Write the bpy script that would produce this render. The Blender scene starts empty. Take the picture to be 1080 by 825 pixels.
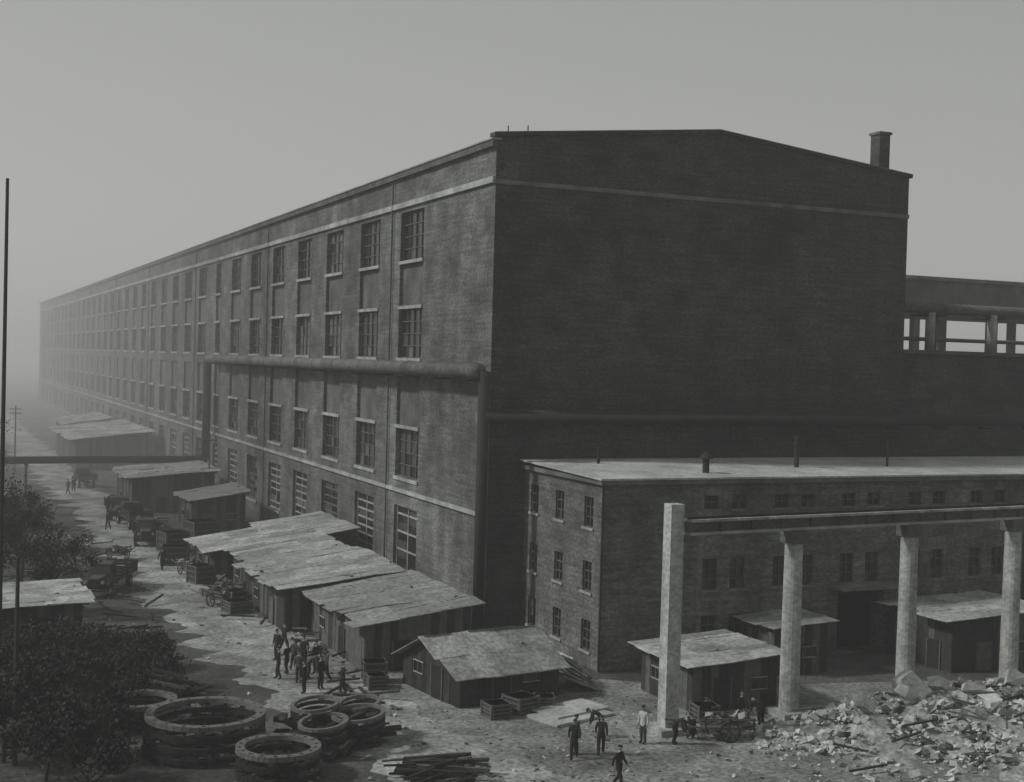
import bpy, math, random
from mathutils import Vector, Matrix, noise
random.seed(7)
R=random.random
def U(a,b): return a+(b-a)*R()
S=bpy.context.scene
S.view_settings.view_transform='Standard'; S.view_settings.look='None'; S.view_settings.exposure=0
COL=S.collection
TINT=(0.97,1.0,0.965)
# ---------------- materials
def mat(name,g,g2=None,scale=1.0,rough=0.9,bump=0.0,bscale=None,streak=0.0,detail=8,spec=0.2,brick=False,fine=0.0,patch=0.0):
    m=bpy.data.materials.new(name); m.use_nodes=True
    nt=m.node_tree; N=nt.nodes; L=nt.links; b=N['Principled BSDF']
    b.inputs['Roughness'].default_value=rough
    b.inputs['Specular IOR Level'].default_value=spec
    if g2 is None: g2=g
    ge=N.new('ShaderNodeNewGeometry')
    n=N.new('ShaderNodeTexNoise'); n.inputs['Scale'].default_value=scale; n.inputs['Detail'].default_value=detail; n.inputs['Roughness'].default_value=0.62
    L.new(ge.outputs['Position'],n.inputs['Vector'])
    r=N.new('ShaderNodeValToRGB'); r.color_ramp.elements[0].position=0.32; r.color_ramp.elements[1].position=0.68
    r.color_ramp.elements[0].color=(g*TINT[0],g*TINT[1],g*TINT[2],1)
    r.color_ramp.elements[1].color=(g2*TINT[0],g2*TINT[1],g2*TINT[2],1)
    L.new(n.outputs['Fac'],r.inputs['Fac']); out=r.outputs['Color']
    def mul(out,val,fac):
        mx=N.new('ShaderNodeMix'); mx.data_type='RGBA'; mx.blend_type='MULTIPLY'; mx.inputs['Factor'].default_value=fac
        L.new(out,mx.inputs['A']); L.new(val,mx.inputs['B']); return mx.outputs['Result']
    def noi(sc,vec,lo,hi,pos=(0.35,0.65)):
        mp=N.new('ShaderNodeMapping'); mp.inputs['Scale'].default_value=sc
        L.new(vec,mp.inputs['Vector'])
        q=N.new('ShaderNodeTexNoise'); q.inputs['Scale'].default_value=1; q.inputs['Detail'].default_value=6
        L.new(mp.outputs['Vector'],q.inputs['Vector'])
        rr=N.new('ShaderNodeValToRGB'); rr.color_ramp.elements[0].position=pos[0]; rr.color_ramp.elements[1].position=pos[1]
        rr.color_ramp.elements[0].color=(lo,lo,lo,1); rr.color_ramp.elements[1].color=(hi,hi,hi,1)
        L.new(q.outputs['Fac'],rr.inputs['Fac']); return rr.outputs['Color']
    if streak>0: out=mul(out,noi((0.9,0.9,0.05),ge.outputs['Position'],0.45,1.1),streak)
    if patch>0:
        out=mul(out,noi((0.09,0.09,0.12),ge.outputs['Position'],0.6,1.15),patch)
        out=mul(out,noi((0.5,0.5,0.7),ge.outputs['Position'],0.6,1.15),patch)
    if fine>0: out=mul(out,noi((4,4,6),ge.outputs['Position'],0.45,1.3,(.4,.6)),fine)
    if brick:
        out=mul(out,noi((0.35,0.35,5.0),ge.outputs['Position'],0.65,1.15,(.38,.62)),0.65)
        out=mul(out,noi((3.0,3.0,10.0),ge.outputs['Position'],0.65,1.2,(.4,.6)),0.6)
    L.new(out,b.inputs['Base Color'])
    if bump>0:
        q=N.new('ShaderNodeTexNoise'); q.inputs['Scale'].default_value=bscale or scale*4; q.inputs['Detail'].default_value=8
        L.new(ge.outputs['Position'],q.inputs['Vector'])
        bp=N.new('ShaderNodeBump'); bp.inputs['Strength'].default_value=bump; bp.inputs['Distance'].default_value=0.15
        L.new(q.outputs['Fac'],bp.inputs['Height']); L.new(bp.outputs['Normal'],b.inputs['Normal'])
    return m
M={}
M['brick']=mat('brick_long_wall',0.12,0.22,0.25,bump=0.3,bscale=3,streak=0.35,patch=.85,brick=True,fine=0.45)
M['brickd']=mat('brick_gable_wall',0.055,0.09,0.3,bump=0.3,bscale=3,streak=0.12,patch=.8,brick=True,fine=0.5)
M['brick2']=mat('brick_low_building',0.12,0.20,0.5,bump=0.3,bscale=4,streak=0.3,patch=.7,brick=True,fine=0.45)
M['spandrel']=mat('spandrel_brick',0.08,0.15,0.4,bump=0.2,streak=0.3,patch=.5,fine=0.4)
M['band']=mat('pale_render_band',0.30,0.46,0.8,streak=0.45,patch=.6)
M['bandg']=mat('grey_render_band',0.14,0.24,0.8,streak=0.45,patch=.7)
M['sill']=mat('concrete_sill',0.26,0.42,1.2,streak=0.3,patch=.5)
M['frame']=mat('window_frame_paint',0.06,0.12,2)
M['framel']=mat('window_frame_white',0.22,0.42,2,patch=.5)
M['glass0']=mat('window_glass_dark',0.012,0.025,0.5,rough=0.25,spec=0.5)
M['glass1']=mat('window_glass_dusty',0.04,0.07,0.7,rough=0.4,spec=0.5)
M['glass2']=mat('window_glass_boarded',0.08,0.14,1.5,rough=0.7)
M['roofd']=mat('roof_felt_dark',0.09,0.15,0.5,bump=0.2)
M['roofl']=mat('roof_sheet_pale',0.36,0.54,0.5,bump=0.2,fine=0.3,patch=.4)
M['sheet0']=mat('shed_roof_sheet_pale',0.31,0.47,1.2,bump=0.3,fine=0.5,patch=.5)
M['sheet1']=mat('shed_roof_sheet_grey',0.24,0.36,1.2,bump=0.3,fine=0.5,patch=.5)
M['sheet2']=mat('shed_roof_sheet_dark',0.15,0.25,1.2,bump=0.3,fine=0.45)
M['pipe']=mat('pipe_lagging',0.09,0.17,0.8,rough=0.7,patch=0.5,fine=0.4)
M['piped']=mat('pipe_iron',0.02,0.035,0.8,rough=0.8)
M['conc']=mat('column_concrete',0.32,0.48,1.2,bump=0.25,streak=0.5,fine=0.4,patch=.4)
M['wood0']=mat('timber_dark',0.025,0.05,3,bump=0.3)
M['wood1']=mat('timber_grey',0.07,0.13,3,bump=0.3)
M['wood2']=mat('timber_pale',0.22,0.35,3,bump=0.3)
M['iron']=mat('scrap_iron',0.012,0.03,3,rough=0.8)
M['rust']=mat('dusty_iron_rim',0.09,0.17,3,rough=0.8)
M['void']=mat('dark_interior',0.008,0.012,1)
M['ground']=mat('ground_earth',0.04,0.13,0.16,bump=0.8,bscale=1.2,fine=0.5,patch=.6)
M['road']=mat('dirt_road_earth',0.22,0.42,0.25,bump=0.8,bscale=1.5,fine=0.5,patch=.8)
M['yard']=mat('yard_earth',0.17,0.38,0.3,bump=0.9,bscale=1.5,fine=0.6,patch=.8)
M['rub0']=mat('rubble_pale',0.36,0.6,2,bump=0.4,fine=0.3)
M['rub1']=mat('rubble_grey',0.2,0.36,2,bump=0.4)
M['rub2']=mat('rubble_dark',0.05,0.1,2,bump=0.4)
M['leaf0']=mat('foliage_dark',0.014,0.025,2)
M['leaf1']=mat('foliage_mid',0.028,0.05,2)
M['bark']=mat('bark',0.03,0.06,4,bump=0.4)
M['skin']=mat('skin',0.26,0.3,3)
M['hair']=mat('hair',0.015,0.02,3)
M['cl0']=mat('cloth_dark',0.015,0.03,5)
M['cl1']=mat('cloth_mid',0.05,0.08,5)
M['cl2']=mat('cloth_pale',0.35,0.45,5)
M['shoe']=mat('shoe',0.012,0.02,5)
M['far']=mat('distant_houses',0.12,0.2,0.3)
# ---------------- mesh builder
class MB:
    def __init__(s): s.v=[];s.f=[];s.m=[];s.mats=[];s.X=None
    def mi(s,k):
        if k not in s.mats: s.mats.append(k)
        return s.mats.index(k)
    def add(s,vs,fs,k):
        b=len(s.v)
        if s.X is not None: vs=[s.X@Vector(v) for v in vs]
        s.v+= [tuple(v) for v in vs]; i=s.mi(k)
        for f in fs: s.f.append([b+a for a in f]); s.m.append(i)
    def quad(s,a,b,c,d,k): s.add([a,b,c,d],[(0,1,2,3)],k)
    BF=[(0,3,2,1),(4,5,6,7),(0,1,5,4),(1,2,6,5),(2,3,7,6),(3,0,4,7)]
    def box(s,x0,x1,y0,y1,z0,z1,k):
        s.add([(x0,y0,z0),(x1,y0,z0),(x1,y1,z0),(x0,y1,z0),(x0,y0,z1),(x1,y0,z1),(x1,y1,z1),(x0,y1,z1)],MB.BF,k)
    def fbox(s,F,u0,u1,z0,z1,d0,d1,k):
        O,Uv,Nv=F
        def P(u,z,d): return Vector(O)+Vector(Uv)*u+Vector((0,0,z))-Vector(Nv)*d
        s.add([P(u0,z0,d0),P(u1,z0,d0),P(u1,z0,d1),P(u0,z0,d1),P(u0,z1,d0),P(u1,z1,d0),P(u1,z1,d1),P(u0,z1,d1)],MB.BF,k)
    def fquad(s,F,u0,u1,z0,z1,d,k):
        O,Uv,Nv=F
        def P(u,z): return Vector(O)+Vector(Uv)*u+Vector((0,0,z))-Vector(Nv)*d
        s.quad(P(u0,z0),P(u1,z0),P(u1,z1),P(u0,z1),k)
    def beam(s,p,q,w,h,k,jit=0):
        p=Vector(p);q=Vector(q);d=(q-p).normalized()
        a=d.cross(Vector((0,0,1)))
        if a.length<0.01:a=Vector((1,0,0))
        a.normalize(); b=a.cross(d)
        a=a*w/2; b=b*h/2
        s.add([p-a-b,p+a-b,p+a+b,p-a+b,q-a-b,q+a-b,q+a+b,q-a+b],MB.BF,k)
    def cyl(s,p,q,r0,r1,k,n=10,cap=True):
        p=Vector(p);q=Vector(q);d=(q-p)
        if d.length<1e-6:return
        d.normalize(); a=d.cross(Vector((0,0,1)))
        if a.length<0.01:a=Vector((1,0,0))
        a.normalize(); b=a.cross(d)
        vs=[]
        for c,r in((p,r0),(q,r1)):
            for i in range(n):
                t=2*math.pi*i/n; vs.append(c+a*r*math.cos(t)+b*r*math.sin(t))
        fs=[(i,(i+1)%n,n+(i+1)%n,n+i) for i in range(n)]
        if cap: fs+= [tuple(range(n))[::-1],tuple(range(n,2*n))]
        s.add(vs,fs,k)
    def tube(s,pts,r,k,n=12):
        for a,b in zip(pts[:-1],pts[1:]): s.cyl(a,b,r,r,k,n)
    def rock(s,c,sz,k,flat=0.7):
        vs=[]
        rot=Matrix.Rotation(U(0,6.3),3,'Z')@Matrix.Rotation(U(-.6,.6),3,'X')@Matrix.Rotation(U(-.6,.6),3,'Y')
        sx,sy,sz2=sz*U(.6,1.3),sz*U(.6,1.3),sz*U(.4,1)*flat
        for x,y,z in[(-1,-1,-1),(1,-1,-1),(1,1,-1),(-1,1,-1),(-1,-1,1),(1,-1,1),(1,1,1),(-1,1,1)]:
            v=Vector((x*sx*U(.45,1.1),y*sy*U(.45,1.1),z*sz2*U(.5,1.1)))/2
            vs.append(Vector(c)+rot@v)
        s.add(vs,MB.BF,k)
    def obj(s,name,parent=None,smooth=False):
        me=bpy.data.meshes.new(name); me.from_pydata(s.v,[],s.f)
        for k in s.mats: me.materials.append(M[k])
        me.polygons.foreach_set('material_index',s.m)
        if smooth: me.polygons.foreach_set('use_smooth',[True]*len(s.f))
        me.update()
        o=bpy.data.objects.new(name,me); COL.objects.link(o)
        if parent: o.parent=parent
        return o
def empty(name,loc=(0,0,0)):
    o=bpy.data.objects.new(name,None); o.location=(0,0,0); COL.objects.link(o); return o
# ---------------- facade with real openings
def facade(mb,F,W,H,ops,k,rk):
    us=sorted(set([0,W]+[o[0] for o in ops]+[o[1] for o in ops])); zs=sorted(set([0,H]+[o[2] for o in ops]+[o[3] for o in ops]))
    for i in range(len(us)-1):
        col=[o for o in ops if o[0]<=us[i]+1e-4 and o[1]>=us[i+1]-1e-4]
        for j in range(len(zs)-1):
            if any(o[2]<=zs[j]+1e-4 and o[3]>=zs[j+1]-1e-4 for o in col): continue
            mb.fquad(F,us[i],us[i+1],zs[j],zs[j+1],0,k)
    O,Uv,Nv=F
    def P(u,z,d): return Vector(O)+Vector(Uv)*u+Vector((0,0,z))-Vector(Nv)*d
    for u0,u1,z0,z1,d in ops:
        for a,b in(((u0,z0),(u1,z0)),((u1,z0),(u1,z1)),((u1,z1),(u0,z1)),((u0,z1),(u0,z0))):
            mb.quad(P(*a,0),P(*b,0),P(*b,d),P(*a,d),rk)
def window(g,f,F,u0,u1,z0,z1,d,nu,nz,fk='frame',w=0.06,glass=(.6,.3,.1),bar=None):
    du=(u1-u0)/nu; dz=(z1-z0)/nz
    for i in range(nu):
        for j in range(nz):
            x=R(); k='glass0' if x<glass[0] else('glass1' if x<glass[0]+glass[1] else 'glass2')
            g.fquad(F,u0+i*du,u0+(i+1)*du,z0+j*dz,z0+(j+1)*dz,d+U(0,.02),k)
    for i in range(nu+1):
        c=min(max(u0+i*du,u0+w/2),u1-w/2); f.fbox(F,c-w/2,c+w/2,z0,z1,d-.09,d-.01,fk)
    bw=bar or w
    for j in range(nz+1):
        if bar and R()<.12: continue
        c=min(max(z0+j*dz,z0+bw/2),z1-bw/2); f.fbox(F,u0,u1,c-bw/2,c+bw/2,d-.07,d-.012,fk)
# ================= MAIN FACTORY
fac=empty('brick_factory_building')
W=31.6; LEN=348; HE=30.1; HR=31.75
FL=((0,0,0),(0,1,0),(-1,0,0))
walls=MB(); gl=MB(); fr=MB(); tr=MB()
ops=[]
y=15.0; cols=[]
while y<LEN-6:
    cols.append(y); y+=9.7
for i,c in enumerate(cols):
    a,b=c-2.45,c+2.45
    wins=[(24.0,27.5),(17.0,20.5),(8.4,11.9)]
    if i==7: a,b=c-1.4,c+1.4
    near=i<12
    for z0,z1 in wins:
        ops.append((a,b,z0,z1,.42))
        x=R(); gp_=(.85,.13,.02) if x<.6 else((.4,.55,.05) if x<.85 else(.05,.35,.6))
        if z0>23: gp_=(.9,.09,.01) if x<.8 else (.2,.6,.2)
        window(gl,fr,FL,a,b,z0,z1,.38,4 if near else 3,4 if near else 2,w=.07 if near else .12,glass=gp_)
    for z0,z1 in[(20.75,23.75),(12.15,15.7)]:
        ops.append((a,b,z0,z1,.26)); walls.fquad(FL,a,b,z0,z1,.26,'spandrel' if R()<.8 else 'glass2')
    for z in(23.76,20.51,16.75,11.91,8.15):
        tr.fbox(FL,a-.12,b+.12,z,z+.23,-.12,.3,'sill')
    ops.append((a,b,1.8,6.3,.38))
    window(gl,fr,FL,a,b,1.8,6.3,.34,2,7 if near else 4,fk='framel' if i%3!=2 else 'frame',w=.12,glass=(.6,.3,.1),bar=.13)
    tr.fbox(FL,a-.12,b+.12,1.6,1.8,-.12,.1,'sill')
facade(walls,FL,LEN,HE,ops,'brick','brick')
tr.fbox(FL,0,LEN,27.82,28.2,-.2,.01,'band')
tr.fbox(FL,0,LEN,7.3,7.55,-.2,.01,'band')
tr.fbox(FL,-.1,LEN,30.0,30.4,-.3,.01,'spandrel')
tr.fbox(FL,-.12,LEN,30.41,30.5,-.38,.3,'sill')
tr.fbox(FL,0,LEN,0,.7,-.1,.01,'spandrel')
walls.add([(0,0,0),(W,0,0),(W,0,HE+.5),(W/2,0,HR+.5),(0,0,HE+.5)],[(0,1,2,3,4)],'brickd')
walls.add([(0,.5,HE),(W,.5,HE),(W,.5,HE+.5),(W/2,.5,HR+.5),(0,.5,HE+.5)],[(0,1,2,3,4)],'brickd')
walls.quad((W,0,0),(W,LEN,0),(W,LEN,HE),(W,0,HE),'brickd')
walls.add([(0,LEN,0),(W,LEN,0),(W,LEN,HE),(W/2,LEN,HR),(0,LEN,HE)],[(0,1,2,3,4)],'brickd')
FG=((0,0,0),(1,0,0),(0,-1,0))
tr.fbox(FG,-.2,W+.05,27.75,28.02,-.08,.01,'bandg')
for (xa,za,xb,zb) in((-.2,HE+.5,W/2,HR+.5),(W/2,HR+.5,W+.2,HE+.5)):
    tr.add([(xa,-.15,za),(xb,-.15,zb),(xb,.6,zb),(xa,.6,za),(xa,-.15,za+.2),(xb,-.15,zb+.2),(xb,.6,zb+.2),(xa,.6,za+.2)],MB.BF,'brickd')
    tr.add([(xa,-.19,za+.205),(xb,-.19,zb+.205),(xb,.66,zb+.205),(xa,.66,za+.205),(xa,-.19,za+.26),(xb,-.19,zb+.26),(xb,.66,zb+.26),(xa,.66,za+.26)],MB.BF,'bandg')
walls.obj('walls',fac)
rf=MB()
rf.quad((-.3,.5,HE+.42),(W/2,.5,HR+.4),(W/2,LEN,HR+.4),(-.3,LEN,HE+.42),'roofd')
rf.quad((W+.5,.5,HE+.42),(W/2,.5,HR+.4),(W/2,LEN,HR+.4),(W+.5,LEN,HE+.42),'roofd')
rf.box(29.9,30.8,1.2,2.2,29.6,33.7,'brickd'); rf.box(29.8,30.9,1.1,2.3,33.72,33.9,'spandrel')
for x,y in((1.6,2),(2.6,1.2)): rf.cyl((x,y,30),(x,y,31.7),.04,.04,'piped',8)
rf.obj('roof',fac)
gl.obj('window_glass',fac); fr.obj('window_frames',fac); tr.obj('trim',fac)
dp=MB()
for i in range(0,len(cols)-1,4):
    yy=cols[i]+4.0; dp.cyl((-.16,yy,.2),(-.16,yy,29.8),.07,.07,'spandrel',8)
dp.obj('downpipes',fac)
# ================= PIPES
pp=empty('steam_pipe')
p=MB(); YP=83.0; ZP=16.3
p.tube([(-1.1,YP,ZP),(-1.1,-.7,ZP)],.5,'pipe',18)
for i in range(15):
    yy=i*5.9-0.2; p.cyl((-1.1,yy,ZP),(-1.1,yy+.12,ZP),.53,.53,'pipe',18)
    p.box(-1.5,0,yy-.08+1,yy+.08+1,ZP-.62,ZP-.51,'piped')
p.tube([(-1.1,YP,ZP+.3),(-1.1,YP,4.4)],.48,'piped',16)
p.tube([(-.9,YP,4.4),(-75,YP,4.4)],.42,'piped',14)
for x in(-4,-21,-32,-44,-56,-68):
    p.beam((x,YP-.4,0),(x,YP-.4,4.1),.2,.2,'piped'); p.beam((x,YP+.4,0),(x,YP+.4,4.1),.2,.2,'piped'); p.box(x-.2,x+.2,YP-.6,YP+.6,3.85,3.99,'piped')
p.tube([(-.7,-.7,ZP),(-.7,-.7,0)],.36,'piped',16)
p.tube([(-.7,-.8,13.6),(75,-.8,13.6)],.42,'piped',14)
for i in range(17):
    x=1+i*4.2; p.box(x-.1,x+.1,-1.3,0,12.95,13.12,'piped')
p.obj('pipe_run',pp,True)
# ================= LOW THREE STOREY BUILDING
low=empty('brick_office_building')
w=MB();g=MB();f=MB();t=MB()
X0=2.5;Y0=-10.4;LW=62;HL=10.35
FF=((X0,Y0,0),(1,0,0),(0,-1,0)); FS=((X0,Y0,0),(0,1,0),(-1,0,0))
ops=[]
pairs=[10.4,15.2,20.0,25.0,29.9,35,40,45,50,55]
for c in pairs:
    for s in(-.93,.93):
        u=c+s-X0
        for z0,z1 in((8.85,9.65),(4.25,6.05),(1.0,2.8)):
            if z0<2 and 17<c<22: continue
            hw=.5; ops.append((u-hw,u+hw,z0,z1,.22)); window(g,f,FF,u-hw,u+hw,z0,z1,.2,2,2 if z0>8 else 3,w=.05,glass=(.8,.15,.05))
            t.fbox(FF,u-hw-.1,u+hw+.1,z0-.12,z0,-.07,.05,'bandg')
u=20.2-X0; ops.append((u-1.7,u+1.7,0.05,3.9,1.2)); w.fquad(FF,u-1.7,u+1.7,.05,3.9,1.2,'void')
facade(w,FF,LW,HL,ops,'brick2','brick2')
t.fbox(FF,u-2.4,u+2.4,4.0,4.15,-1.4,.0,'bandg')
ops=[]
for u in(1.7,5.4,8.9):
    for z0,z1 in((7.8,9.5),(4.2,5.9),(.9,2.6)):
        ops.append((u-.55,u+.55,z0,z1,.22)); window(g,f,FS,u-.55,u+.55,z0,z1,.2,2,3,w=.06,glass=(.8,.15,.05))
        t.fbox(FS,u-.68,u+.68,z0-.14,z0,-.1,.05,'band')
facade(w,FS,-Y0-.05,HL,ops,'brick2','brick2')
t.fbox(FF,-.3,LW,HL,HL+.25,-.3,.3,'bandg'); t.fbox(FS,.31,-Y0-.06,HL,HL+.25,-.25,.3,'bandg')
t.add([(X0-.4,Y0-.45,HL+.26),(X0+LW,Y0-.45,HL+.26),(X0+LW,-.03,HL+.5),(X0-.4,-.03,HL+.5),(X0-.4,Y0-.45,HL+.36),(X0+LW,Y0-.45,HL+.36),(X0+LW,-.03,HL+.6),(X0-.4,-.03,HL+.6)],MB.BF,'roofl')
w.obj('walls',low);g.obj('window_glass',low);f.obj('window_frames',low);t.obj('roof_and_trim',low)
v=MB()
v.cyl((10.2,-8.5,10.7),(10.2,-8.5,11.6),.2,.2,'piped',10); v.cyl((10.2,-8.5,11.6),(10.2,-8.5,11.75),.42,.36,'piped',10); v.cyl((10.2,-8.5,11.75),(10.2,-8.5,12.0),.36,.05,'piped',10)
v.cyl((18.4,-6,10.7),(18.4,-6,12.8),.15,.15,'piped',10);v.cyl((18.4,-6,12.2),(18.4,-6,12.35),.26,.26,'piped',10)
v.cyl((25.5,-6,10.7),(25.5,-6,12.5),.08,.08,'piped',8)
v.cyl((6.0,-3,10.7),(6.0,-3,11.9),.1,.1,'piped',8)
for x in(X0-.1,33): v.cyl((x,Y0-.15,.1),(x,Y0-.15,HL),.07,.07,'piped',8)
v.obj('roof_vents',low)
# ================= ANNEX + REAR
an=empty('brick_annex_building'); a=MB()
a.box(W+.05,85,2.5,38,0,18.3,'brickd'); a.box(W+.03,85.2,2.3,38.1,18.31,18.6,'spandrel'); a.obj('walls',an)
rb=empty('elevated_gallery'); a=MB()
a.box(33,140,42,52,23.6,27.2,'spandrel'); a.box(32.8,140,41.6,52.3,27.21,27.6,'bandg'); a.box(32.9,140,41.7,52.2,23.3,23.59,'piped')
for i in range(10):
    x=36+i*11; a.box(x,x+.8,42.5,43.3,0,23.29,'spandrel'); a.box(x,x+.8,50.5,51.3,0,23.29,'spandrel')
for i in range(16): a.box(35+i*6,36.6+i*6,41.93,41.98,24.6,26.2,'glass1')
a.obj('structure',rb)
rk=empty('roof_pipe_rack'); a=MB()
a.tube([(32.2,6,21.9),(80,6,21.9)],.42,'pipe',14); a.tube([(32.2,7.4,21.8),(80,7.4,21.8)],.25,'sill',10)
a.tube([(32.2,9,19.6),(80,9,19.6)],.16,'pipe',8)
for i in range(8):
    x=33+i*6.2; a.cyl((x,6,18.5),(x,6,21.6),.38,.38,'sill',12); a.cyl((x+1.1,6.9,18.5),(x+1.1,6.9,21.3),.26,.26,'spandrel',10); a.box(x-.5,x+1.5,5.8,7.8,21.3,21.45,'piped')
a.obj('pipes',rk,True)
ms=MB(); mx,my=83.8,95
for s in((-.5,-.5),(.5,-.5),(.5,.5),(-.5,.5)): ms.beam((mx+s[0],my+s[1],0),(mx+s[0]*.2,my+s[1]*.2,48),.08,.08,'piped')
for i in range(24):
    z=i*2; q=.5-.4*z/48; q2=.5-.4*(z+2)/48
    ms.beam((mx-q,my-q,z),(mx+q2,my-q2,z+2),.05,.05,'piped'); ms.beam((mx+q,my-q,z),(mx-q2,my-q2,z+2),.05,.05,'piped')
ms.obj('lattice_mast')
# ================= CRANE RUNWAY
cr=empty('crane_runway'); a=MB()
P0=Vector((.9,-21.8,0)); P1=Vector((45,-17.9,0)); z=Vector((0,0,1))
def yl(x): return P0.y+(x-P0.x)*(P1.y-P0.y)/(P1.x-P0.x)
pts=[(.15,-21.8)]+[(x,yl(x)) for x in(7.3,15.0,22.7,30.4,38.1,45.5)]
for i,(x,y) in enumerate(pts):
    h=10.6 if i==0 else 9.12; q=.36 if i==0 else .5; n=16
    if i==0:
        a.add([(x-q,y-q,0),(x+q,y-q,0),(x+q,y+q,0),(x-q,y+q,0),(x-q*.95,y-q*.95,h),(x+q*.95,y-q*.95,h),(x+q*.95,y+q*.95,h),(x-q*.95,y+q*.95,h)],MB.BF,'conc')
    else:
        a.cyl((x,y,0),(x,y,8.5),q,q*.88,'conc',18); a.box(x-.48,x+.48,y-.48,y+.48,8.5,h,'spandrel')
    a.box(x-.8,x+.8,y-.8,y+.8,0,.3,'conc')
a.obj('columns',cr)
a=MB()
a.beam(P0+z*9.2,P1+z*9.2,.6,.12,'band'); a.beam(P0+z*9.5,P1+z*9.5,.16,.48,'spandrel'); a.beam(P0+z*9.8,P1+z*9.8,.6,.12,'conc'); a.beam(P0+z*9.92,P1+z*9.92,.1,.12,'piped')
for i in range(24):
    c=P0.lerp(P1,i/24); a.box(c.x-.04,c.x+.04,c.y-.22,c.y+.22,9.27,9.73,'spandrel')
a.obj('beam',cr)
# ================= SHEDS
def sheetroof(mb,c00,c10,c11,c01,nu,nv,pal):
    c00,c10,c11,c01=map(Vector,(c00,c10,c11,c01))
    sx,sy=U(0,99),U(0,99)
    def P(u,v):
        q=(c00*(1-u)+c10*u)*(1-v)+(c01*(1-u)+c11*u)*v; q.z+=.14*noise.noise(Vector((u*nu*.5+sx,v*nv*.5+sy,0))); return q
    for i in range(nu):
        for j in range(nv):
            e=.04; eb=.10 if i in(0,) else e; u0,u1=i/nu-eb*R(),(i+1)/nu+e*R(); v0,v1=j/nv-e,(j+1)/nv+e*R()
            o=[U(0,.06) for _ in range(4)]
            q=[P(u0,v0),P(u1,v0),P(u1,v1),P(u0,v1)]
            vs=[q[m]+Vector((0,0,o[m])) for m in range(4)]; vs2=[x+Vector((0,0,.04)) for x in vs]
            mb.add(vs+vs2,MB.BF,random.choice(pal) if R()<.92 else 'sheet2')
    for _ in range(int(nu*nv*.12)):
        c=P(R(),R()); mb.rock(c+Vector((0,0,.12)),U(.12,.25),random.choice(['rub1','rub2','sheet2']))
def plankwall(mb,p,q,za,zb,pal):
    p=Vector(p);q=Vector(q);L=(q-p).length;n=max(2,int(L/.45)); 
    for i in range(n):
        a=p.lerp(q,i/n);b=p.lerp(q,(i+.97)/n); z0=za+(zb-za)*i/n; z1=za+(zb-za)*(i+1)/n
        nn=(q-p).cross(Vector((0,0,1))).normalized()*U(.03,.06)
        mb.add([a-nn,b-nn,b+nn,a+nn,a-nn+Vector((0,0,z0)),b-nn+Vector((0,0,z1)),b+nn+Vector((0,0,z1)),a+nn+Vector((0,0,z0))],MB.BF,random.choice(pal))
def shed(x0,x1,y0,y1,zl,zh,pal=('sheet0','sheet1'),wp=('wood0','wood0','wood1'),gable=None,name='wooden_shed',ang=0):
    e=empty(name); wl=MB();rm=MB();dr=MB()
    if ang:
        c=Vector(((x0+x1)/2,(y0+y1)/2,0)); Xm=Matrix.Translation(c)@Matrix.Rotation(ang,4,'Z')@Matrix.Translation(-c)
        wl.X=rm.X=dr.X=Xm
    o=.4
    if gable is None:
        plankwall(wl,(x0,y0,0),(x1,y0,0),zl,zh,wp);plankwall(wl,(x0,y1,0),(x1,y1,0),zl,zh,wp)
        plankwall(wl,(x0,y0,0),(x0,y1,0),zl,zl,wp);plankwall(wl,(x1,y0,0),(x1,y1,0),zh,zh,wp)
        s=(zh-zl)/(x1-x0)
        sheetroof(rm,(x0-o,y0-o,zl-o*s+.08),(x1+o,y0-o,zh+o*s+.08),(x1+o,y1+o,zh+o*s+.08),(x0-o,y1+o,zl-o*s+.08),max(2,int((x1-x0)/1.6)),max(2,int((y1-y0)/1.0)),pal)
        for i in range(int((y1-y0)/1.5)): rm.beam((x0-.5,y0+i*1.5+.2,zl-.11),(x1+.4,y0+i*1.5+.2,zh-.08),.08,.1,'wood0')
    else:
        ym=(y0+y1)/2
        for xx in(x0,x1):
            plankwall(wl,(xx,y0,0),(xx,ym,0),zl,zh,wp);plankwall(wl,(xx,ym,0),(xx,y1,0),zh,zl,wp)
        for yy in(y0,y1): plankwall(wl,(x0,yy,0),(x1,yy,0),zl,zl,wp)
        s=(zh-zl)/(ym-y0)
        nx=max(3,int((x1-x0)/1.0))
        sheetroof(rm,(x0-o,y0-o,zl-o*s+.07),(x1+o,y0-o,zl-o*s+.07),(x1+o,ym,zh+.08),(x0-o,ym,zh+.08),nx,2,pal)
        sheetroof(rm,(x0-o,y1+o,zl-o*s+.07),(x1+o,y1+o,zl-o*s+.07),(x1+o,ym,zh+.08),(x0-o,ym,zh+.08),nx,2,pal)
    F1=((x0,y0,0),(1,0,0),(0,-1,0)); F2=((x0,y0,0),(0,1,0),(-1,0,0))
    L1=x1-x0;L2=y1-y0
    for F,L in((F1,L1),(F2,L2)):
        c=L*U(.25,.4); dr.fbox(F,c-.5,c+.5,.02,1.65,-.12,-.07,'wood1' if R()<.3 else 'iron')
        dr.fbox(F,c-.58,c-.5,0,1.66,-.14,-.06,'wood1');dr.fbox(F,c+.5,c+.58,0,1.66,-.14,-.06,'wood1')
        c=L*U(.65,.78); dr.fquad(F,c-.5,c+.5,.95,1.5,-.08,'glass0')
        for q in(-.5,0,.46): dr.fbox(F,c+q,c+q+.05,.95,1.5,-.13,-.07,'wood1')
        for q in(.9,1.5): dr.fbox(F,c-.5,c+.51,q,q+.05,-.135,-.075,'wood2')
    wl.obj('walls',e);rm.obj('roof',e);dr.obj('door_and_window',e); return e
shed(-9.7,-3.6,-6.6,4.0,2.6,3.4,pal=('sheet1','sheet1','sheet2'),wp=('wood1','wood1','wood0'))
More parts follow.
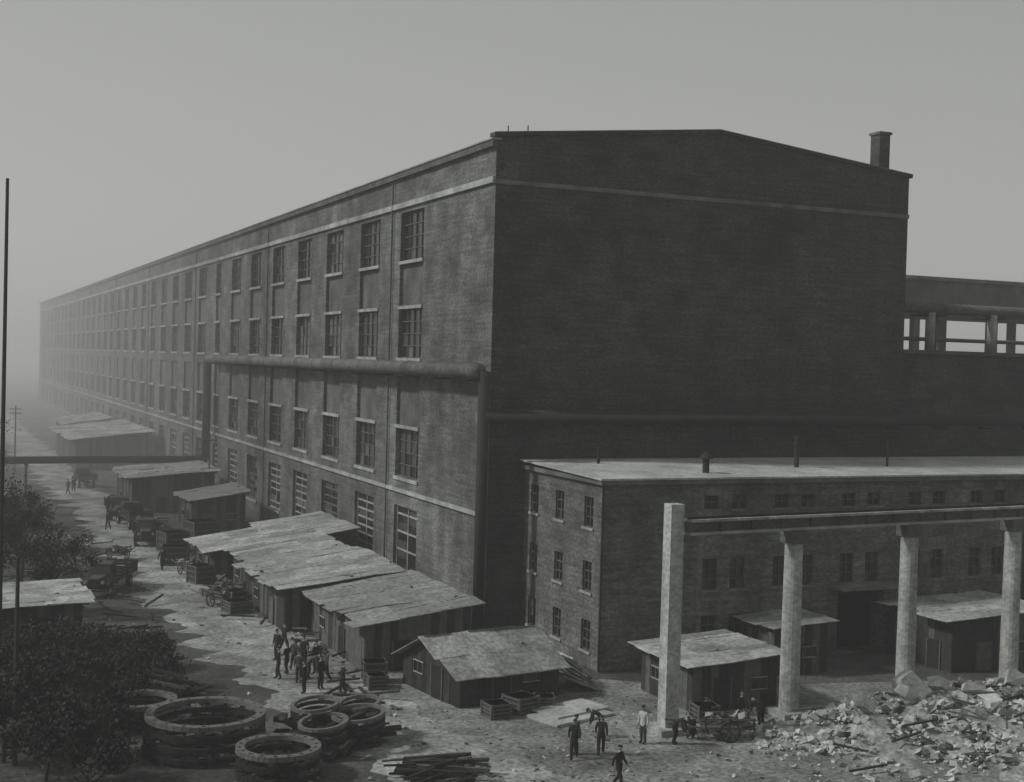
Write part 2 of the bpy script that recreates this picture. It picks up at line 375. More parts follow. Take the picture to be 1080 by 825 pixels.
shed(-11.2,-4.2,4.8,14.5,2.7,3.5)
shed(-10.6,-4.5,15.2,22.5,2.6,3.4,pal=('sheet0','sheet0','sheet1'))
shed(-11.8,-5.5,23.2,30,2.4,3.2)
shed(-6,-1.2,24,34,2.9,3.6,pal=('sheet1','sheet0'))
shed(-8.0,-2.2,-14.6,-8.8,1.6,2.9,gable=1,ang=.16,pal=('sheet0','sheet0','sheet1'),wp=('wood0','wood0','iron'))
shed(3.0,7.9,-19.3,-14.3,2.3,2.6,pal=('sheet0','sheet0','sheet0','sheet1'))
shed(21.8,28.5,-16.5,-11.2,3.0,3.2,wp=('wood0','wood0','wood1'))
shed(11.5,15.0,-14.0,-10.9,2.6,2.8,pal=('sheet2','sheet1'))
shed(-11.5,-3,68,80,3.6,4.3,pal=('sheet1','sheet2','sheet1'))
shed(-8,-3,53,60,2.8,3.6,pal=('sheet2','sheet2'))
shed(-12,-2,120,150,4.3,5.4)
shed(-9,-2,165,185,4,5)
shed(-34,-23.5,1,8,2.8,3.1,pal=('sheet0','sheet1'))
shed(-33,-25,55,64,3,4,gable=1,pal=('sheet2','sheet1'))
shed(-36,-27,98,112,3,4.5,gable=1,pal=('sheet1','sheet2'))
shed(-34,-26,135,150,3,4.5,gable=1,pal=('sheet0','sheet1'))
shed(-38,-27,180,200,3,5,gable=1,pal=('sheet0','sheet1'))
shed(-50,-38,120,140,3,5,gable=1,pal=('sheet2','sheet1'))
# ================= GROUND
gm=MB(); s=4000; gm.quad((-s,-s,0),(s,-s,0),(s,s,0),(-s,s,0),'ground'); gm.obj('ground')
def strip(name,pts,k,z,jit):
    m=MB(); P=[]
    for (x0,x1,y),(x2,x3,y2) in zip(pts[:-1],pts[1:]):
        n=max(1,int((y2-y)/.4))
        for i in range(n):
            t=i/n; yy=y+(y2-y)*t
            def nn(o): return jit*noise.noise(Vector((yy,o,z*99))*.4)+jit*.35*noise.noise(Vector((yy,o+3,z*99))*1.7)
            P.append((x0+(x2-x0)*t+nn(0),x1+(x3-x1)*t+nn(7),yy))
    for a,b in zip(P[:-1],P[1:]): m.quad((a[0],a[2],z),(a[1],a[2],z),(b[1],b[2],z),(b[0],b[2],z),k)
    m.obj(name)
strip('dirt_road',[(-14,-6,-45),(-15.0,-8,-25),(-16.2,-10.3,-12),(-17,-11,10),(-17.5,-12,40),(-17.5,-12,85),(-18,-12,160),(-18,-12,340)],'road',.008,2.2)
strip('yard_pavement',[(-15,30,-60),(-14,32,-30),(-13,30,-20),(-12,4,-14),(-11.5,0,-8),(-11,-.2,0)],'yard',.004,2.5)
# ================= RUBBLE
rub=MB()
def mound(x,y): 
    h=0
    for cx,cy,rr,hh in((14,-24.0,4.2,1.35),(9,-25.5,4.4,.9),(19.5,-24,5,1.1),(6.0,-24.8,3.0,.5),(26,-24,5,1.0),(16,-29,7,.9),(34,-25,6,.9)):
        d=((x-cx)**2+(y-cy)**2)/(rr*rr); h=max(h,hh*max(0,1-d))
    return h
g0=[];NX,NY=80,48
for j in range(NY+1):
    for i in range(NX+1):
        x=2+i*.46;y=-38+j*.37;h=mound(x,y); g0.append((x,y,h*(.8+.5*noise.noise(Vector((x,y,0))*.9))+.25*noise.noise(Vector((x,y,3))*2)*(h>0.02)-.03))
fs=[(j*(NX+1)+i,j*(NX+1)+i+1,(j+1)*(NX+1)+i+1,(j+1)*(NX+1)+i) for j in range(NY) for i in range(NX)]
rub.add(g0,fs,'road')
c=0
while c<4200:
    x,y=U(2,38),U(-38,-19.8);h=mound(x,y)
    if h<=0 and R()>.2: continue
    if noise.noise(Vector((x,y,9))*.45)<U(-.3,.15): continue
    sz=min(.95,.09+abs(random.gauss(0,.19))); rub.rock((x,y,h*.9+sz*.1),sz,random.choice(['rub0','rub0','rub0','rub1','rub1','rub2'])); c+=1
for x,y,q in((13,-23.0,1.7),(14.6,-23.4,1.3),(12.2,-24,1.1),(20,-23,1.5),(22.4,-23.4,1.2),(17,-23.2,1.0),(9.5,-24.2,1.1),(24,-23,1.2),(16,-25.5,1.0)): rub.rock((x,y,mound(x,y)+.3),q,'rub0',.9)
for _ in range(36):
    x,y=U(4,30),U(-31,-22); d=U(0,6.3);l=U(.8,2); h=mound(x,y)+.2
    rub.beam((x,y,h),(x+l*math.cos(d),y+l*math.sin(d),h+U(-.1,.3)),.1,.08,random.choice(['wood0','wood1','wood0']))
rub.obj('rubble_pile')
db=MB()
for _ in range(800):
    y=U(-34,70); x=random.choice([-11+random.gauss(0,.7),-18.6-abs(random.gauss(0,2.2)),-14+random.gauss(0,3)])
    if x>-9.9 and y>-7: x=U(-12.0,-10.4)
    db.rock((x,y,.03),.06+abs(random.gauss(0,.12)),random.choice(['rub0','rub1','rub2','rub2']),.5)
for _ in range(350):
    x,y=U(-10,3),U(-32,-14.6); db.rock((x,y,.03),.05+abs(random.gauss(0,.08)),random.choice(['rub0','rub1','rub2','rub2']),.5)
for _ in range(200):
    y=U(-14,60); x=random.choice([U(-12.2,-10.6),U(-24,-18.0),U(-27,-19)])
    d=U(0,6.3);l=U(.6,2.4); z0=U(.05,.4)
    db.beam((x,y,z0),(x+l*math.cos(d),y+l*math.sin(d),U(.05,.6)),.14,.09,random.choice(['wood0','wood1','wood0','iron']))
db.obj('scattered_debris')
sl=MB()
sl.X=Matrix.Translation((-3.0,-18.0,.02))@Matrix.Rotation(.3,4,'Z'); sl.box(-1.9,1.9,-1.1,1.1,0,.12,'roofl'); sl.box(-1.2,2.3,-.4,1.6,.125,.2,'roofl'); sl.obj('concrete_slab')
sl=MB()
for i in range(6):
    sl.X=Matrix.Translation((-.2+i*.25,-13.2+i*.6,.4+i*.02))@Matrix.Rotation(.4+i*.07,4,'Y')@Matrix.Rotation(.3*i,4,'Z'); sl.box(-1.4,1.3,-.9,.9,-.05,.05,'sheet0' if i%2 else 'sheet1')
sl.obj('scrap_sheet_pile')
# ================= crates, timber stacks, machinery
def crate(x,y,s,h,a):
    m=MB(); m.X=Matrix.Translation((x,y,0))@Matrix.Rotation(a,4,'Z')
    q=s/2; m.box(-q,q,-q,q,.05,h,'wood0')
    for i in range(4):
        zz=.05+i*(h-.15)/3; m.box(-q-.04,q+.04,-q-.04,q+.04,zz,zz+.1,'wood1')
    for sx in(-1,1):
        for sy in(-1,1): m.box(sx*q-.07,sx*q+.07,sy*q-.07,sy*q+.07,0,h+.02,'wood1')
    m.obj('wooden_crate')
for x,y,s,h in((-6.4,-16.9,1.0,.7),(-4.9,-16.4,1.2,.8),(-3.5,-16.1,.9,.6),(-9.8,-8.6,1.1,1.1),(-10.1,-9.9,.9,.7),(-12.3,14,1.2,1.1),(-12.6,12,1.4,.8),(-12.7,24,1.4,1.3),(-13.0,33,2,1.5),(2.9,-20.6,1.0,.8),(-12,40,2,1.7),(-9,43,2.4,2.2)): crate(x,y,s,h,U(-.4,.4))
def timber(x,y,L,n,h,a,pal=('wood0','wood1','iron')):
    m=MB(); m.X=Matrix.Translation((x,y,0))@Matrix.Rotation(a,4,'Z')
    for i in range(n):
        z0=U(.08,h)*U(.4,1); w=(1-z0/h*.6)*1.7; yy=U(-w,w); d=U(-.6,.6); l=L*U(.3,1)
        xx=U(-.9,.9); m.beam((xx-l/2*math.cos(d),yy-l/2*math.sin(d),z0),(xx+l/2*math.cos(d),yy+l/2*math.sin(d),max(.08,z0+U(-.4,.4))),U(.08,.3),U(.06,.2),random.choice(pal))
    return m
m=timber(-14.8,-18.9,3.6,60,1.3,.35,('wood0','iron','iron','wood0','wood1'))
for i in range(7): m.cyl((U(-2,2),U(-1.5,1.5),U(.2,1.2)),(U(-2,2),U(-1.5,1.5),U(.8,1.7)),.14,.14,'iron',10)
for cx,cy,rr,zz in((-1.4,-.8,1.0,.9),(.4,-.9,1.1,1.0),(1.5,.5,.9,1.0),(-.6,.9,1.0,1.2)):
    for lv in range(3):
        for j in range(24):
            a0=2*math.pi*j/24;a1=2*math.pi*(j+1)/24
            m.beam((cx+rr*math.cos(a0),cy+rr*math.sin(a0),zz+lv*.25+.12*math.cos(a0)),(cx+rr*math.cos(a1),cy+rr*math.sin(a1),zz+lv*.25+.12*math.cos(a1)),.16,.14,'rust' if lv==2 else 'iron')
for _ in range(70): m.rock((U(-2.2,2.2),U(-1.6,1.6),U(.1,1.2)),U(.3,.8),random.choice(['iron','wood0','iron']))
m.obj('scrap_metal_pile')
timber(-12.4,-24.4,3.2,36,.7,-.2,('wood0','wood1','wood0','iron')).obj('timber_pile')
timber(-11.8,19,3,30,1.2,1.4).obj('timber_pile')
for q in range(4):
    timber((-21,-25,-27,-20.5)[q],(-3,1,-9,-8.5)[q],3.5,50,1.2,U(0,3),('wood0','iron','iron','wood1')).obj('timber_pile')
def ringstack(x,y,Rr,n,name):
    m=MB(); m.X=Matrix.Translation((x,y,0))
    for lv in range(n):
        z=.25+lv*.45; rr=Rr*(1-.02*lv); N=44
        for i in range(N):
            a0=2*math.pi*i/N;a1=2*math.pi*(i+1)/N; t=lv==n-1
            m.beam((rr*math.cos(a0),rr*math.sin(a0),z),(rr*math.cos(a1),rr*math.sin(a1),z),.36 if t else .24,.2,'rust' if t else 'iron')
        for i in range(18):
            a0=2*math.pi*i/18+.1*lv; m.beam((rr*math.cos(a0),rr*math.sin(a0),z-.2),(rr*math.cos(a0),rr*math.sin(a0),z+.1),.14,.14,'wood0')
    for i in range(4):
        a0=math.pi*i/4; m.beam((Rr*math.cos(a0),Rr*math.sin(a0),.3),(-Rr*math.cos(a0),-Rr*math.sin(a0),.3),.16,.16,'iron')
    m.cyl((0,0,.1),(0,0,.8),.5,.4,'iron',14)
    m.obj(name)
ringstack(-20.4,-18.0,2.5,4,'iron_hoop_stack')
ringstack(-18.3,-22.3,1.6,3,'iron_hoop_stack')
ringstack(-22.4,-13.2,1.5,3,'iron_hoop_stack')
ringstack(-18.9,-13.4,1.1,2,'iron_hoop_stack')
def wheel(m,c,r,w,sp=True):
    for i in range(18):
        a0=2*math.pi*i/18;a1=2*math.pi*(i+1)/18
        m.beam((c[0],c[1]+r*math.cos(a0),c[2]+r*math.sin(a0)),(c[0],c[1]+r*math.cos(a1),c[2]+r*math.sin(a1)),w,r*.16,'iron')
        if sp and i%3==0: m.beam(c,(c[0],c[1]+r*math.cos(a0),c[2]+r*math.sin(a0)),.04,.04,'wood1')
def cart(x,y,a):
    m=MB(); m.X=Matrix.Translation((x,y,0))@Matrix.Rotation(a,4,'Z')
    m.box(-.6,.6,-1.2,1.2,.55,.65,'wood1')
    for sx in(-.6,.6):
        for q in(.82,1.02): m.beam((sx,-1.2,q),(sx,1.2,q),.05,.1,'wood1')
        for q in(-1.1,0,1.1): m.beam((sx,q,.6),(sx,q,1.1),.07,.07,'wood0')
        m.beam((sx*.8,1.2,.6),(sx*.6,2.8,.75),.07,.07,'wood1')
        wheel(m,(sx*1.2,0,.47),.45,.06)
    m.cyl((-.75,0,.47),(.75,0,.47),.04,.04,'iron',8)
    for _ in range(25): m.rock((U(-.5,.5),U(-1,1),U(.7,1.1)),U(.2,.5),random.choice(['rub2','rub1','wood0']))
    m.obj('hand_cart')
cart(-13.2,14.5,.4);cart(-12.8,28,.2);cart(-17,36,-.5);cart(2.2,-23.6,1.2)
def truck(x,y,a,load=True):
    m=MB(); m.X=Matrix.Translation((x,y,0))@Matrix.Rotation(a,4,'Z')
    m.box(-.45,.45,-3.0,2.9,.62,.8,'iron')
    m.box(-1.1,1.1,-3.1,.5,1.0,1.1,'wood1')
    for sx in(-1.1,1.04):
        for q in(1.12,1.36,1.6): m.box(sx,sx+.06,-3.1,.5,q,q+.2,'wood0')
        for q in(-3,-1.9,-.7,.4): m.box(sx-.03 if sx<0 else sx+.05,sx+.02 if sx<0 else sx+.1,q-.05,q+.05,.95,1.85,'iron')
    for yy in(-3.12,.5):
        for q in(1.12,1.36,1.6): m.box(-1.04,1.03,yy,yy+.06,q,q+.2,'wood0')
    m.add([(-.85,.7,.9),(.85,.7,.9),(.85,1.95,.9),(-.85,1.95,.9),(-.78,.75,2.15),(.78,.75,2.15),(.74,1.65,2.15),(-.74,1.65,2.15)],MB.BF,'cl1')
    m.add([(-.86,.68,2.16),(.86,.68,2.16),(.82,1.75,2.16),(-.82,1.75,2.16),(-.7,.8,2.3),(.7,.8,2.3),(.66,1.6,2.28),(-.66,1.6,2.28)],MB.BF,'cl1')
    m.quad((-.68,1.93,1.5),(.68,1.93,1.5),(.66,1.72,2.05),(-.66,1.72,2.05),'glass0')
    for sx in(-1,1): m.quad((sx*.85,.95,1.5),(sx*.85,1.6,1.5),(sx*.81,1.5,2.02),(sx*.81,.95,2.02),'glass0')
    m.add([(-.5,1.95,.75),(.5,1.95,.75),(.38,3.05,.75),(-.38,3.05,.75),(-.48,1.95,1.48),(.48,1.95,1.48),(.34,3.05,1.36),(-.34,3.05,1.36)],MB.BF,'cl1')
    m.box(-.33,.33,3.06,3.12,.75,1.34,'iron')
    for sx in(-1,1):
        m.cyl((sx*.6,2.95,1.12),(sx*.6,3.1,1.12),.12,.12,'sill',10)
        for i in range(6):
            a0=math.pi*i/6;a1=math.pi*(i+1)/6
            m.add([(sx*.5,2.45+.6*math.cos(a0),.5+.6*math.sin(a0)),(sx*1.0,2.45+.6*math.cos(a0),.5+.6*math.sin(a0)),(sx*1.0,2.45+.6*math.cos(a1),.5+.6*math.sin(a1)),(sx*.5,2.45+.6*math.cos(a1),.5+.6*math.sin(a1))],[(0,1,2,3)],'cl0')
        for yy in(2.45,-2.0):
            m.cyl((sx*.72,yy,.46),(sx*.95,yy,.46),.46,.46,'iron',18); m.cyl((sx*.95,yy,.46),(sx*.97,yy,.46),.22,.18,'rub1',12)
    m.box(-.9,.9,3.2,3.28,.5,.64,'iron')
    if load:
        for _ in range(60): m.rock((U(-.95,.95),U(-2.9,.3),U(1.2,1.9)),U(.2,.6),random.choice(['rub2','rub1','wood0']))
    m.obj('cargo_truck')
truck(-13.4,46,3.0); truck(-12.9,57,.1,False); truck(-19.5,22,2.7,False); truck(-13.4,64.5,3.1); truck(-13.3,97,.05,False)
def pole(x,y,h,r,arms=0,lean=(0,0)):
    m=MB(); m.cyl((x,y,0),(x+lean[0],y+lean[1],h),r,r*.6,'bark',10)
    for i in range(arms):
        z=h-.5-i*.6; m.beam((x-.8,y,z),(x+.8,y,z),.09,.1,'wood0')
        for q in(-.7,-.3,.3,.7): m.cyl((x+q,y,z),(x+q,y,z+.2),.04,.03,'sill',6)
    m.obj('utility_pole')
pole(-28.3,-10.4,24.6,.12,0); pole(-28.0,-17.5,8.5,.12,0); pole(-20,120,9,.13,2); pole(-3.2,70,8,.1,1)
# ================= TREES
def tree(x,y,h,r,nl,name='broadleaf_tree',cl=26,low_=.45):
    m=MB(); top=Vector((x+U(-.3,.3),y+U(-.3,.3),h*.55)); base=Vector((x,y,0))
    m.cyl(base,top,.05*h*.6,.03*h*.5,'bark',8); tips=[]
    for i in range(11):
        a=U(0,6.3); st=base.lerp(top,U(low_,1)); e=st+Vector((math.cos(a)*r*U(.5,.95),math.sin(a)*r*U(.5,.95),h*U(.1,.42)))
        m.cyl(st,e,.018*h,.006*h,'bark',6); tips.append(e)
        for _ in range(3):
            e2=e.lerp(st,U(0,.5)); e3=e2+Vector((U(-1,1),U(-1,1),U(.1,1)))*r*.4; m.cyl(e2,e3,.007*h,.003*h,'bark',5,False); tips.append(e3)
    for c in range(cl):
        t=random.choice(tips)+Vector((U(-.3,.3),U(-.3,.3),U(-.2,.3)))*r*.6; cr=r*U(.12,.34); k='leaf0' if R()<.6 else 'leaf1'
        for _ in range(nl):
            d=Vector((random.gauss(0,1),random.gauss(0,1),random.gauss(0,.75)))*cr*.62; p=t+d
            a=Vector((U(-1,1),U(-1,1),U(-1,1))).normalized()*U(.06,.14); b=a.orthogonal().normalized()*a.length*U(.4,.8)
            m.quad(p-a,p+b,p+a,p-b,k)
    m.obj(name)
for x,y,h,r in((-27.2,-12,3.6,2.2),(-24.8,-17.0,2.6,1.7),(-23.6,-6,3.2,2.0),(-20.8,-6.5,2.4,1.5),(-26,-5.5,3.2,2.3),(-25.2,-1.2,2.4,1.9),(-28.4,-17,3.6,2.3),(-25.6,-22,2.6,1.8),(-21.0,-2.5,2.2,1.6),(-23.8,-9.6,2.8,1.8),(-27,-9,3.2,2.1),(-25.6,-13,2.6,1.9),(-29,-14,3.4,2.2),(-22.6,-4,2.8,1.9),(-27,-20,3,2.2)):
    tree(x,y,h,r,100,'shrub',26,.1)
for x,y,h,r in((-24,14,5,2.2),(-29,17,6.5,2.8),(-25,27,6,2.6),(-29,31,8.5,3.4),(-24.5,43,5.5,2.5),(-30,48,10,4),(-29,72,9,3.8),(-32,84,10,4),(-25,92,6,2.6),(-30,122,9,3.8),(-25,160,7,3),(-33,100,10,4)):
    tree(x,y,h,r,90,cl=34)
db=MB()
for _ in range(150):
    x=U(-150,-24);y=U(200,620); h=U(5,10)
    if x>-30 and R()<.6: continue
    db.cyl((x,y,0),(x,y,h*.5),.3,.2,'bark',5,False)
    for _ in range(90):
        p=Vector((x+random.gauss(0,1.8),y+random.gauss(0,1.8),h*.65+random.gauss(0,h*.17))); a=Vector((U(-1,1),U(-1,1),U(-1,1))).normalized()*U(.3,.7); b=a.orthogonal().normalized()*a.length*.8
        db.quad(p-a,p+b,p+a,p-b,'leaf1' if R()<.5 else 'leaf0')
db.obj('distant_trees')
for _ in range(16):
    x,y=U(-120,-32),U(150,520); wd,l,h=U(8,14),U(12,26),U(3.5,7)
    e=empty('brick_house'); m=MB(); m.box(x,x+wd,y,y+l,0,h,'far'); m.obj('walls',e)
    m=MB(); ov=.5; m.quad((x-ov,y-ov,h-.1),(x+wd/2,y-ov,h+2.4),(x+wd/2,y+l+ov,h+2.4),(x-ov,y+l+ov,h-.1),'sheet1'); m.quad((x+wd+ov,y-ov,h-.1),(x+wd/2,y-ov,h+2.4),(x+wd/2,y+l+ov,h+2.4),(x+wd+ov,y+l+ov,h-.1),'sheet2')
    m.add([(x,y,h),(x+wd,y,h),(x+wd/2,y,h+2.3)],[(0,1,2)],'far'); m.obj('roof',e)
    m=MB(); F=((x,y,0),(1,0,0),(0,-1,0))
    for q in(1.5,4,6.2): m.fbox(F,q,q+1.1,1.2,2.6,-.03,.1,'glass0')
    m.box(x+wd*.6,x+wd*.6+.8,y+l*.4,y+l*.4+.8,h,h+3.2,'far'); m.obj('windows_and_chimney',e)
# ================= PEOPLE
def make_person(pose):
    J={'pel':(0,0,.93,.145,.11),'sp':(0,0,1.12,.135,.10),'ch':(0,0,1.32,.165,.11),'nk':(0,.0,1.45,.065,.06),'nt':(0,.015,1.54,.05,.05)}
    for s,n in((1,'r'),(-1,'l')):
        J['sh'+n]=(s*.18,0,1.39,.075,.075);J['el'+n]=(s*.24,-.02,1.12,.06,.06);J['wr'+n]=(s*.25,.06,.88,.04,.04);J['ha'+n]=(s*.25,.09,.80,.036,.022)
        J['hi'+n]=(s*.095,0,.86,.115,.11);J['kn'+n]=(s*.10,.02,.48,.085,.085);J['an'+n]=(s*.10,-.02,.09,.065,.065);J['to'+n]=(s*.11,.15,.045,.045,.038)
    def st(k,x,y,z): J[k]=(x,y,z)+J[k][3:]
    hd=Vector((0,.03,1.63)); tilt=0
    if pose=='walk':
        st('knr',.1,.17,.5);st('anr',.1,.24,.1);st('tor',.1,.41,.07);st('knl',-.1,-.06,.47);st('anl',-.1,-.32,.15);st('tol',-.1,-.2,.045)
        st('elr',.24,-.12,1.14);st('wrr',.25,-.14,.9);st('har',.25,-.13,.82);st('ell',-.24,.06,1.13);st('wrl',-.23,.24,.95);st('hal',-.22,.31,.9)
    if pose=='carry':
        for s,n in((1,'r'),(-1,'l')): st('el'+n,s*.24,.04,1.12);st('wr'+n,s*.17,.27,1.05);st('ha'+n,s*.14,.35,1.06)
        st('knr',.1,.1,.49);st('anr',.1,.1,.09);st('tor',.1,.27,.045);st('anl',-.1,-.16,.1);st('tol',-.1,0,.045)
    if pose=='bend':
        st('sp',0,.13,1.08);st('ch',0,.33,1.17);st('nk',0,.46,1.2);st('nt',0,.53,1.22);hd=Vector((0,.62,1.22));tilt=-1.0
        for s,n in((1,'r'),(-1,'l')):
            st('sh'+n,s*.18,.4,1.17);st('el'+n,s*.22,.46,.88);st('wr'+n,s*.18,.55,.66);st('ha'+n,s*.17,.58,.58);st('kn'+n,s*.12,.1,.49)
    if pose=='squat':
        st('pel',0,-.1,.4);st('sp',0,-.02,.58);st('ch',0,.08,.76);st('nk',0,.14,.88);st('nt',0,.18,.96);hd=Vector((0,.2,1.05))
        for s,n in((1,'r'),(-1,'l')):
            st('hi'+n,s*.1,-.08,.36);st('kn'+n,s*.18,.32,.5);st('an'+n,s*.14,.08,.1);st('to'+n,s*.15,.25,.045)
            st('sh'+n,s*.18,.1,.83);st('el'+n,s*.25,.28,.62);st('wr'+n,s*.14,.45,.55);st('ha'+n,s*.1,.52,.53)
    keys=list(J); E=[('pel','sp'),('sp','ch'),('ch','nk'),('nk','nt')]
    for n in'rl': E+=[('ch','sh'+n),('sh'+n,'el'+n),('el'+n,'wr'+n),('wr'+n,'ha'+n),('pel','hi'+n),('hi'+n,'kn'+n),('kn'+n,'an'+n),('an'+n,'to'+n)]
    me=bpy.data.meshes.new('tmp'); me.from_pydata([J[k][:3] for k in keys],[(keys.index(a),keys.index(b)) for a,b in E],[])
    o=bpy.data.objects.new('tmp',me); COL.objects.link(o)
    sk=o.modifiers.new('s','SKIN'); o.modifiers.new('u','SUBSURF').levels=1
    for i,k in enumerate(keys):
        sv=me.skin_vertices[0].data[i]; sv.radius=(J[k][3],J[k][4]); sv.use_root=(i==0)
    dg=bpy.context.evaluated_depsgraph_get(); dg.update()
    ev=o.evaluated_get(dg); m2=ev.to_mesh()
    vs=[tuple(v.co) for v in m2.vertices]; fs=[list(p.vertices) for p in m2.polygons]; ev.to_mesh_clear()
    bpy.data.objects.remove(o)
    mk={}
    def seg(p,a,b):
        a=Vector(a);b=Vector(b);d=b-a;t=max(0,min(1,(p-a).dot(d)/max(1e-9,d.dot(d))));return (p-a-d*t).length
    B=MB()
    for f in fs:
        c=sum((Vector(vs[i]) for i in f),Vector())/len(f)
        best=min(E,key=lambda e:seg(c,J[e[0]][:3],J[e[1]][:3]))
        k='C_top'
        if best[1][:2]in('kn','an'): k='C_bot'
        if best[1][:2]=='to': k='shoe'
        if best[1][:2]=='ha' or best[1]=='nt': k='skin'
        mk.setdefault(k,[]).append(f)
    B.v=list(vs)
    for k,ff in mk.items():
        i=B.mi(k)
        for f in ff: B.f.append(f);B.m.append(i)
    for s,n in((1,'r'),(-1,'l')):
        h=Vector(J['ha'+n][:3]);wv=Vector(J['wr'+n][:3]);d=(h-wv).normalized();sd=Vector((0,1,0)) if abs(d.z)>.6 else Vector((1,0,0))
        inn=Vector((-s,0,0)) if abs(d.z)>.6 else Vector((0,0,-1))
        for i,l in enumerate((.065,.075,.07,.055)):
            b0=h+sd*(.027-.018*i)+d*.01; b1=b0+d*l*.55; b2=b1+(d*.8+inn*.6).normalized()*l*.5
            B.cyl(b0,b1,.010,.009,'skin',6);B.cyl(b1,b2,.009,.006,'skin',6)
        b0=h-d*.04+sd*.03;b1=b0+(d*.6+sd*.7).normalized()*.04; B.cyl(b0,b1,.012,.010,'skin',6);B.cyl(b1,b1+d*.03,.010,.007,'skin',6)
    rot=Matrix.Translation(hd)@Matrix.Rotation(tilt,4,'X'); B.X=rot
    def ell(c,r,k,n=14,m_=9,cut=-9,chin=True):
        V=[];Fc=[]
        for j in range(m_+1):
            ph=math.pi*j/m_
            for i in range(n):
                a=2*math.pi*i/n; x=math.sin(ph)*math.cos(a);yv=math.sin(ph)*math.sin(a);zv=math.cos(ph)
                q=1-.22*max(0,-zv) if chin else 1
                V.append((c[0]+x*r[0]*q,c[1]+yv*r[1]*q,c[2]+zv*r[2]))
        for j in range(m_):
            for i in range(n):
                if math.cos(math.pi*(j+.5)/m_)>cut: Fc.append((j*n+i,j*n+(i+1)%n,(j+1)*n+(i+1)%n,(j+1)*n+i))
        B.add(V,Fc,k)
    ell((0,0,0),(.076,.095,.118),'skin'); ell((0,-.012,.012),(.083,.1,.118),'hair',cut=.12,chin=False)
    B.add([(-.012,.088,-.02),(.012,.088,-.02),(0,.118,-.028),(0,.088,.025)],[(0,1,2),(1,3,2),(3,0,2)],'skin')
    for s in(-1,1):
        ell((s*.03,.086,.012),(.012,.008,.007),'hair',8,5,chin=False); ell((s*.079,-.005,-.005),(.012,.02,.032),'skin',8,5,chin=False)
    B.add([(-.024,.084,-.055),(.024,.084,-.055),(.024,.09,-.062),(-.024,.09,-.062)],[(0,1,2,3)],'hair')
    ell((0,-.005,.055),(.092,.108,.068),'C_hat',cut=.05,chin=False); B.add([(-.06,.08,.06),(.06,.08,.06),(.045,.15,.05),(-.045,.15,.05)],[(0,1,2,3)],'C_hat')
    B.X=None
    return B
PM={q:make_person(q) for q in('stand','walk','carry','bend','squat')}
def person(x,y,pose,a,top='cl0',bot='cl0',hat='cl0',s=1.0,z=0):
    B=PM[pose]; me=bpy.data.meshes.new('person'); me.from_pydata(B.v,[],B.f)
    mp={'C_top':top,'C_bot':bot,'C_hat':hat}
    for k in B.mats: me.materials.append(M[mp.get(k,k)])
    me.polygons.foreach_set('material_index',B.m); me.polygons.foreach_set('use_smooth',[True]*len(B.f)); me.update()
    o=bpy.data.objects.new('person',me); COL.objects.link(o); o.location=(x,y,z); o.rotation_euler=(0,0,a); o.scale=(s,s,s)
person(-5.9,-24.2,'walk',2.6); person(-5.5,-23.6,'stand',.8,top='cl1'); person(-4.5,-24.0,'walk',-.5); person(-5.9,-28.2,'walk',-2.7); person(-3.2,-21.6,'bend',1.2); person(-1.9,-23.1,'stand',2.0,top='cl2',bot='cl1')
gpts=[(-12.4,-4.2),(-13.1,-4.8),(-12.2,-6.0),(-13.7,-5.6),(-12.9,-6.9),(-13.6,-7.7),(-12.3,-8.1),(-12.9,-9.3),(-14.4,-6.6),(-12.0,-2.6),(-13.4,-2.2),(-12.6,-.6),(-13.9,-9.9),(-12.1,-10.6)]
for i,(x,y) in enumerate(gpts):
    person(x,y,('stand','walk','stand','carry','bend')[i%5],U(0,6.3),top=random.choice(['cl0','cl1','cl0']),s=U(.95,1.03))
for x,y in((-16,88),(-15.2,90),(-14.5,30),(-15.5,55)): person(x,y,'walk',U(0,6.3))
for x,y,q in((-.6,-23.6,'bend'),(.6,-23.2,'squat'),(1.8,-22.4,'stand'),(3.9,-22.2,'stand'),(4.8,-22.6,'bend')): person(x,y,q,U(0,6.3),top=random.choice(['cl0','cl1']))
# ================= HAZE
def haze(name,b,dens,emi):
    hz=MB(); hz.box(*b,'void'); ho=hz.obj(name); hm=bpy.data.materials.new(name+'_air'); hm.use_nodes=True
    nt=hm.node_tree; nt.nodes.clear(); o=nt.nodes.new('ShaderNodeOutputMaterial'); vs=nt.nodes.new('ShaderNodeVolumeScatter'); vs.inputs['Density'].default_value=dens; vs.inputs['Color'].default_value=(.97,1,.965,1); vs.inputs['Anisotropy'].default_value=.2
    em=nt.nodes.new('ShaderNodeEmission'); em.inputs['Color'].default_value=(.97,1,.965,1); em.inputs['Strength'].default_value=emi  # glow added to the air, standing in for missing multiple scattering
    ad=nt.nodes.new('ShaderNodeAddShader'); nt.links.new(vs.outputs[0],ad.inputs[0]); nt.links.new(em.outputs[0],ad.inputs[1])
    nt.links.new(ad.outputs[0],o.inputs['Volume']); ho.data.materials.clear(); ho.data.materials.append(hm)
haze('haze',(-700,900,-160,1500,-2,90),.0008,.0001)
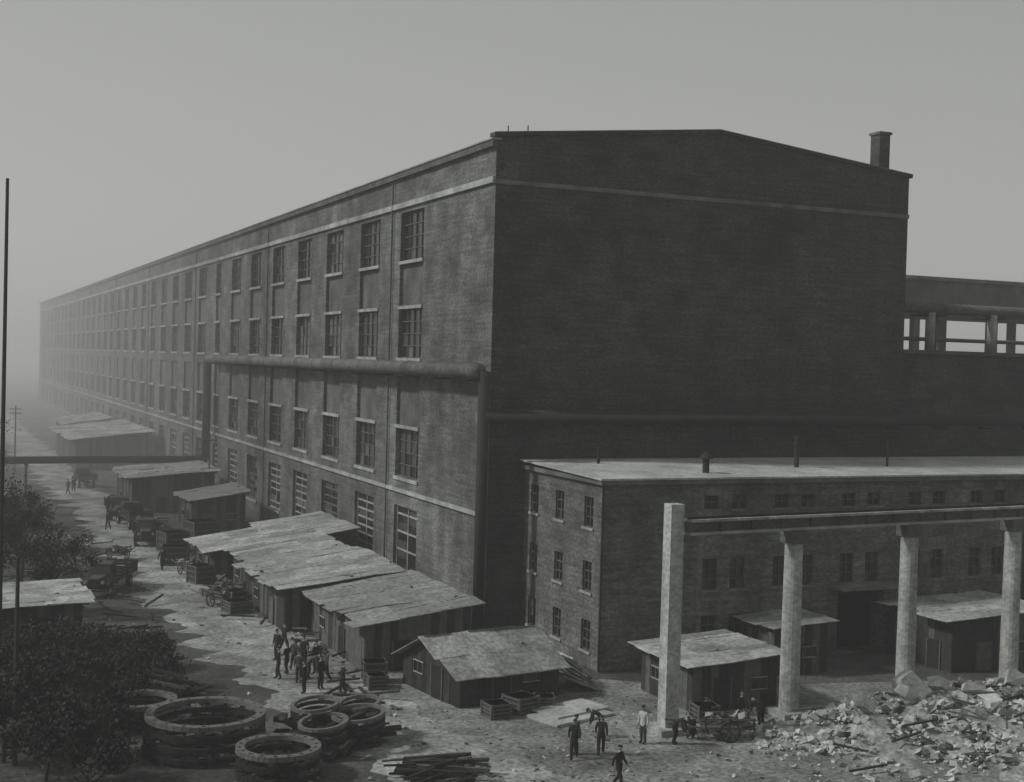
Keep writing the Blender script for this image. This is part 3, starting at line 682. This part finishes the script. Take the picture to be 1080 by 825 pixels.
haze('distant_haze',(-690,890,60,1490,-1.5,85),.0032,.00038)
# ================= LIGHT
sd=Vector((-.74,.20,.62)).normalized(); el=math.asin(sd.z); az=math.atan2(sd.x,sd.y)
wd=bpy.data.worlds.new('World'); S.world=wd; wd.use_nodes=True; nt=wd.node_tree; bg=nt.nodes['Background']
sk=nt.nodes.new('ShaderNodeTexSky'); sk.sky_type='NISHITA'; sk.sun_disc=False; sk.sun_elevation=el; sk.sun_rotation=az; sk.dust_density=4
bw=nt.nodes.new('ShaderNodeRGBToBW'); nt.links.new(sk.outputs[0],bw.inputs[0])
mx=nt.nodes.new('ShaderNodeMix'); mx.data_type='RGBA'; mx.blend_type='MIX'; mx.inputs['Factor'].default_value=.75
nt.links.new(bw.outputs[0],mx.inputs['A']); mx.inputs['B'].default_value=(3.4,3.52,3.36,1)
nt.links.new(mx.outputs['Result'],bg.inputs['Color']); bg.inputs['Strength'].default_value=.088
sl=bpy.data.lights.new('sun','SUN'); sl.energy=2.4; sl.angle=math.radians(5); sl.color=(1,1,.965); so=bpy.data.objects.new('sun',sl); COL.objects.link(so); so.rotation_euler=(-sd).to_track_quat('-Z','Y').to_euler()
# ================= CAMERA
CAM=Vector((-31.6,-74.6,17.0)); YAW=math.radians(23.9); F=1400; RHO=math.radians(1.55); HV=32
fw=Vector((math.sin(YAW),math.cos(YAW),0)); rt=Vector((math.cos(YAW),-math.sin(YAW),0))
cd=bpy.data.cameras.new('camera'); cd.sensor_width=36; cd.lens=F/1080*36; cd.clip_end=9000; cd.clip_start=.5
co=bpy.data.objects.new('camera',cd); COL.objects.link(co); S.camera=co
pt=math.atan(HV/F); f2=(fw*math.cos(pt)-Vector((0,0,1))*math.sin(pt)); u2=(Vector((0,0,1))*math.cos(pt)+fw*math.sin(pt))
cr_=rt*math.cos(RHO)+u2*math.sin(RHO); cu=-rt*math.sin(RHO)+u2*math.cos(RHO)
mt=Matrix((cr_,cu,-f2)).transposed().to_4x4(); mt.translation=CAM; co.matrix_world=mt
